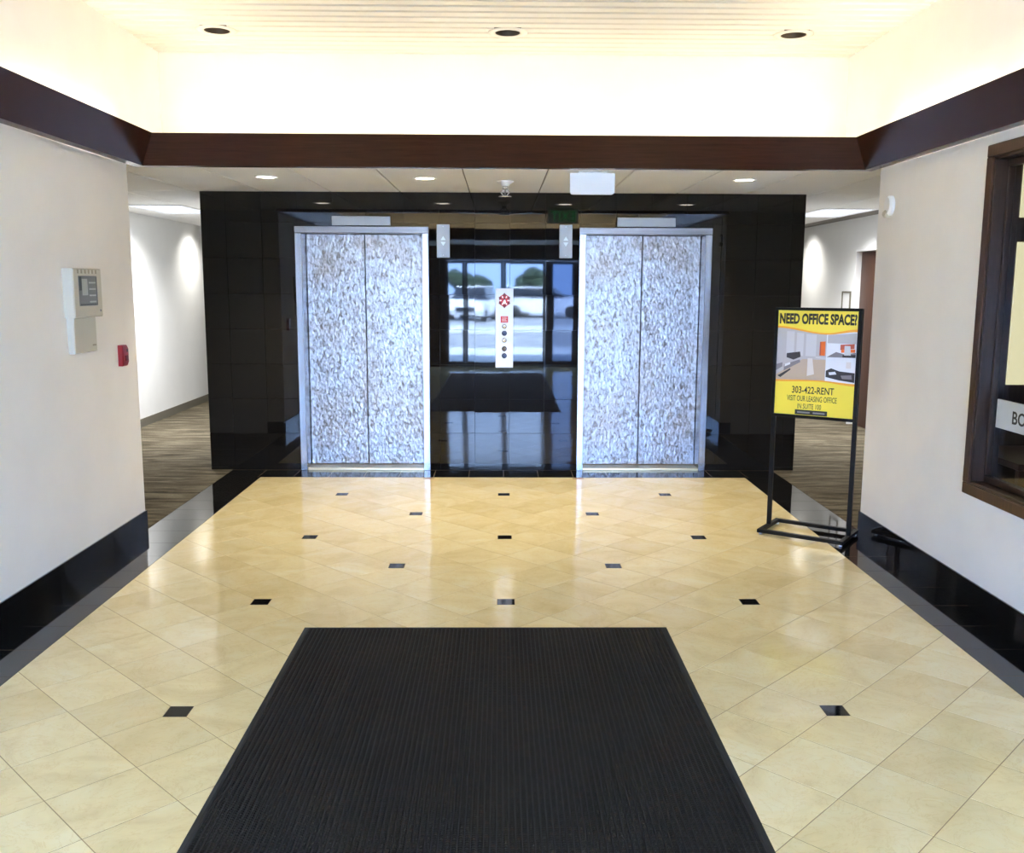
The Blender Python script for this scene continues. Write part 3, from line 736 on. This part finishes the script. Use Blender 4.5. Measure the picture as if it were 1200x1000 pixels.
t = thing('fire_alarm_box', 'small red fire alarm box on the wall near the corridor corner', 'fire alarm', (LXW, 2.511, 1.141)); t.scale = (1.086,)*3
MB().prism([(-.045, 0), (.022, 0), (.042, .022), (.042, .10), (.022, .122), (-.045, .122)], 0, .030, .006, fx).build('housing', 'red_plastic', t)
MB().prism([(-.018, .030), (.020, .030), (.020, .062), (-.018, .062)], .0295, .036, .003, fx).build('pull_handle', 'maroon_print', t)
MB().prism([(.010, .080), (.026, .080), (.026, .098), (.010, .098)], .0295, .032, .001, fx).build('key_hole', 'dark_slot', t)
t = thing('wall_sensor', 'small white oval sensor high on the wall by the corridor opening', 'sensor', (WX, 2.567, 2.093)); t.scale = (1.083,)*3
def fr_(u, v, w_): return (-w_, u, v)
def oval(cx_, cz_, rx, rz, n=24): return [(cx_+rx*math.cos(2*math.pi*i/n), cz_+rz*math.sin(2*math.pi*i/n)) for i in range(n)]
MB().prism(oval(0, .068, .050, .058), 0, .028, .010, fr_).build('housing', 'white_plastic', t)
MB().prism(oval(.02, .022, .030, .022), 0, .036, .008, fr_).build('lens_hood', 'device_cream', t)

# window in the right wall with the dark room behind it
win = S_(thing('window_1', 'dark wood framed interior window in the off-white wall', 'window', (WX, 0, 0)), 'dark wood framed interior window in the off-white wall', 'window')
wy0, wy1, wz0, wz1 = -.9, 1.304, .642, 2.304
for q, mt in (((wy0-.06, wy1+.06, wz0-.06, wz0), 'wood_casing'), ((wy0-.06, wy1+.06, wz1, wz1+.06), 'wood_casing'), ((wy0-.06, wy0, wz0, wz1), 'wood_casing'), ((wy1, wy1+.06, wz0, wz1), 'wood_casing')):
    MB().cbox(-.022, 0, q[0], q[1], q[2], q[3], .004).build('casing', mt, win)
jd = .12
for q in ((wy0, wy1, wz0, wz0+.014), (wy0, wy1, wz1-.014, wz1), (wy0, wy0+.014, wz0+.014, wz1-.014), (wy1-.014, wy1, wz0+.014, wz1-.014)):
    MB().cbox(-.012, jd, q[0], q[1], q[2], q[3], .002).build('jamb', 'wood_window', win)
for q in ((wy0+.014, wy1-.014, wz0+.014, wz0+.05), (wy0+.014, wy1-.014, wz1-.05, wz1-.014), (wy0+.014, wy0+.04, wz0+.05, wz1-.05), (wy1-.03, wy1-.014, wz0+.05, wz1-.05)):
    MB().cbox(.050, .085, q[0], q[1], q[2], q[3], .004).build('sash_bar', 'wood_window', win)
MB().box(.064, .068, wy0+.03, wy1-.02, wz0+.04, wz1-.04).build('pane', 'glass_clear', win)
SY, SZ = 1.222, .953
t = thing('room_sign', 'grey plate lettered BO fixed to the glass of the dark framed window', 'sign', (WX+.063, SY, SZ)); t.scale = (1.06,)*3
MB().cbox(-.008, 0, -.42, 0, 0, .137, .002).build('plate', 'sign_plate', t)
text('lettering', 'BO', 'black_print', t, (-.0081, -.145, .035), (math.pi/2, 0, -math.pi/2), .115, .062, .0006, .02)
m = MB(); m.box(WX+.12, 4.1, 2.046, 2.12, 0, H)                    # dark wood partition across the room
par = S_(m.build('wall_partition', 'wood_window'), 'dark wood partition with lit panes seen through the framed window', 'wall')
for x0, x1, z0, z1 in ((2.976, 3.44, 1.086, 1.92), (2.976, 3.44, 2.06, 2.38)):
    MB().box(x0, x1, 2.032, 2.0455, z0, z1).build('lit_pane', 'lit_pane', par)
S_(MB().box(4.1, 4.19, -1.3, 2.12, 0, H).box(WX+.12, 4.19, -1.4, -1.3, 0, H).box(WX+.12, 4.19, -1.4, 2.12, H, H+.03).build('wall_room', 'wood_window'), 'dark wood lined room behind the framed window', 'wall')
S_(MB().box(WX+.12, 4.19, -1.4, 2.12, -.1, 0).build('floor_room', 'carpet'), 'carpet of the dark room behind the framed window', 'floor')
tb = thing('side_table', 'brown wooden table edge inside the room behind the framed window', 'table', (3.05, 1.62, 0))
MB().cbox(-.35, .60, -.28, .32, .70, .735, .004).build('table_top', 'wood_door', tb)
for x in (-.32, .57):
    for y in (-.25, .29): MB().cbox(x-.02, x+.02, y-.02, y+.02, 0.0005, .70, .003).build('leg', 'wood_door', tb)

# right corridor: brown door, framed notice
d1 = S_(thing('door_1', '', '', (OX, 7.335, 0)), 'brown wooden door with lever handle set in the white corridor wall', 'door')
MB().cbox(.055, .10, -.455, .455, .006, 2.06, .003).build('leaf', 'wood_door', d1)
for q in ((-.485, -.457, 0, 2.10), (.457, .485, 0, 2.10)): MB().cbox(-.012, .13, q[0], q[1], 0, 2.0995, .003).build('frame_post', 'white_plastic', d1)
MB().cbox(-.012, .13, -.457, .457, 2.065, 2.0995, .003).build('frame_head', 'white_plastic', d1)
h = MB(); h.lathe([(.026, .055), (.026, .048), (.012, .045), (.011, .0)], 16, (0, .39, 1.03), 'X'); h.tube((.004, .39, 1.03), (.004, .27, 1.03), .010, 10); h.build('lever_handle', 'chrome', d1)
MB().lathe([(.026, .055), (.026, .040), (.018, .034)], 16, (0, .39, 1.16), 'X').build('deadbolt', 'chrome', d1)
t = thing('framed_notice', 'small dark framed notice on the white corridor wall by the brown door', 'notice', (OX, 8.05, 1.24))
b = MB()
for q in ((-.14, .14, 0, .018), (-.14, .14, .342, .36), (-.14, -.122, .018, .342), (.122, .14, .018, .342)): b.cbox(-.018, 0, q[0], q[1], q[2], q[3], .003)
b.build('frame', 'rubber_base', t); MB().box(-.006, -.0005, -.122, .122, .018, .342).build('sheet', 'white_print', t)

# ------------------------------------------------------------------ entrance behind the camera (seen in the polished granite)
m = MB(); GL, GR, GT = -1.12, 2.40, 2.14
m.box(GL, GR, ENT-.15, ENT, GT, HC+.2); m.box(-WX-.19, -2.40, ENT-.15, ENT, 0, HC+.2); m.box(-1.48, GL, ENT-.15, ENT, 0, HC+.2); m.box(GR, WX+.19, ENT-.15, ENT, 0, HC+.2); m.box(-2.40, GL, ENT-.15, ENT, GT, HC+.2)
S_(m.build('wall_front', 'wood_window'), 'dark wood panelled entrance wall around the glass doors', 'wall')
def glazed(name, label, cat, x0, x1, fw, glassm, door=False):
    o = S_(thing(name, label, cat, ((x0+x1)/2, ENT-.07, 0)), label, cat); h = (x1-x0)/2
    for q in ((-h, -h+fw, 0, GT), (h-fw, h, 0, GT)): MB().cbox(q[0], q[1], -.025, .025, q[2]+.005, q[3]-.005, .003).build('stile', 'frame_dark', o)
    MB().cbox(-h+fw, h-fw, -.025, .025, .005, .11, .003).build('bottom_rail', 'frame_dark', o)
    MB().cbox(-h+fw, h-fw, -.025, .025, GT-.065, GT-.005, .003).build('top_rail', 'frame_dark', o)
    MB().box(-h+fw, h-fw, -.003, .003, .11, GT-.065).build('pane', glassm, o)
    if door:
        MB().tube((-h+fw, .06, 1.02), (h-fw, .06, 1.02), .014, 10).build('push_bar', 'steel_plate', o)
glazed('window_2', 'narrow glass sidelight beside the entrance doors', 'window', GL, -.74, .05, 'glass_clear')
glazed('door_2', 'glass entrance door leaf beside the narrow sidelight', 'door', -.735, .05, .05, 'glass_clear', True)
glazed('door_3', 'glass entrance door leaf beside the wide sidelight', 'door', .055, .88, .05, 'glass_clear', True)
glazed('window_3', 'tinted glass sidelight beside the entrance doors', 'window', .89, 1.60, .16, 'glass_tinted')
glazed('window_4', 'clear storefront window at the corner by the window wall', 'window', 1.605, GR, .05, 'glass_clear')
glazed('window_5', 'clear storefront window at the corner by the control panel wall', 'window', -2.40, -1.48, .05, 'glass_clear')
S_(MB().box(-80, 80, -140, ENT-.15, -.3, -.02).build('ground', 'asphalt'), 'grey asphalt parking lot outside the entrance', 'ground')
S_(MB().cbox(-30, 30, -12, ENT-.151, -.02, .0, .004).build('sidewalk', 'concrete'), 'pale concrete walk outside the entrance doors', 'pavement')
S_(MB().cbox(-40, 40, -22.5, -19.5, -.02, .10, .02).build('parking_island', 'concrete'), 'pale raised kerb island between the walk and the parked cars', 'kerb')
def car(x, y, rz, paint, label):
    t = thing('car', label, 'car', (x, y, -.02), rz)
    def prof(pts, w0, w1, mi=0):
        n = len(pts); b = MB()
        b.add([(-w0, p[0], p[1]) for p in pts]+[(w0, p[0], p[1]) for p in pts], [(i, (i+1) % n, n+(i+1) % n, n+i) for i in range(n)]+[tuple(range(n)), tuple(range(n, 2*n))]); return b
    prof([(-2.2, .28), (2.2, .28), (2.28, .5), (2.2, .82), (1.1, .98), (-2.1, 1.0), (-2.28, .6)], .9, .9).build('body', paint, t)
    b = MB(); base = [(1.15, .97), (-2.05, .99)]; top = [(.35, 1.52), (-1.75, 1.54)]
    V = [(-.86, base[0][0], base[0][1]), (.86, base[0][0], base[0][1]), (.86, base[1][0], base[1][1]), (-.86, base[1][0], base[1][1]), (-.68, top[0][0], top[0][1]), (.68, top[0][0], top[0][1]), (.68, top[1][0], top[1][1]), (-.68, top[1][0], top[1][1])]
    b.add(V, [(0, 3, 2, 1), (0, 1, 5, 4), (1, 2, 6, 5), (2, 3, 7, 6), (3, 0, 4, 7), (4, 5, 6, 7)]).build('cabin_glass', 'car_glass', t)
    MB().cbox(-.70, .70, -1.78, .38, 1.50, 1.57, .02).build('roof', paint, t)
    for s in (-1, 1):
        for yy in (-1.4, 1.4): MB().lathe([(.12, -.1), (.31, -.1), (.31, .1), (.12, .1)], 20, (s*.82, yy, .31), 'X').build('wheel', 'tyre', t)
        MB().cbox(s*.75-.14, s*.75+.14, 2.2, 2.27, .62, .76, .01).build('headlight', 'white_print', t)
    MB().cbox(-.45, .45, 2.21, 2.29, .42, .62, .01).build('grille', 'dark_slot', t)
car(-1.3, -32, .15, 'car_white', 'white parked car facing the entrance doors nearest the kerb gap')
car(2.3, -34.5, -1.3, 'car_white', 'white parked car standing sideways outside the entrance')
car(6.9, -31, .1, 'car_blue', 'dark blue parked car facing the entrance')
car(-5.0, -33, .2, 'car_silver', 'silver parked car facing the entrance')
def tree(x, y, hgt, rad, label):
    t = thing('tree', label, 'tree', (x, y, -.02), 0, 'trees beyond the parking lot')
    MB().lathe([(.22, 0), (.14, hgt*.6)], 10).build('trunk', 'bark', t)
    bm = bmesh.new()
    for k in range(9):
        c = Vector((random.uniform(-1, 1)*rad*.7, random.uniform(-.5, .5)*rad, hgt*random.uniform(.42, .85)))
        r = bmesh.ops.create_icosphere(bm, subdivisions=2, radius=rad*random.uniform(.3, .5))
        for v in r['verts']: v.co = v.co*random.uniform(.85, 1.15)+c
    me = bpy.data.meshes.new('crown'); bm.to_mesh(me); bm.free(); me.materials.append(MATS['foliage']); link('crown', me, t)
for x, hgt, rad, w in ((-7.5, 3.2, 1.9, 'narrow'), (-2.6, 2.7, 2.0, 'lowest'), (3.4, 3.0, 2.0, 'low wide'), (9.5, 3.4, 2.2, 'middling'), (-14, 4.0, 2.6, 'tall'), (16.5, 4.0, 2.6, 'tall')):
    tree(x, -70+random.uniform(-3, 3), hgt, rad, w+' rounded green tree beyond the parking lot')
print('tiles', ntile)
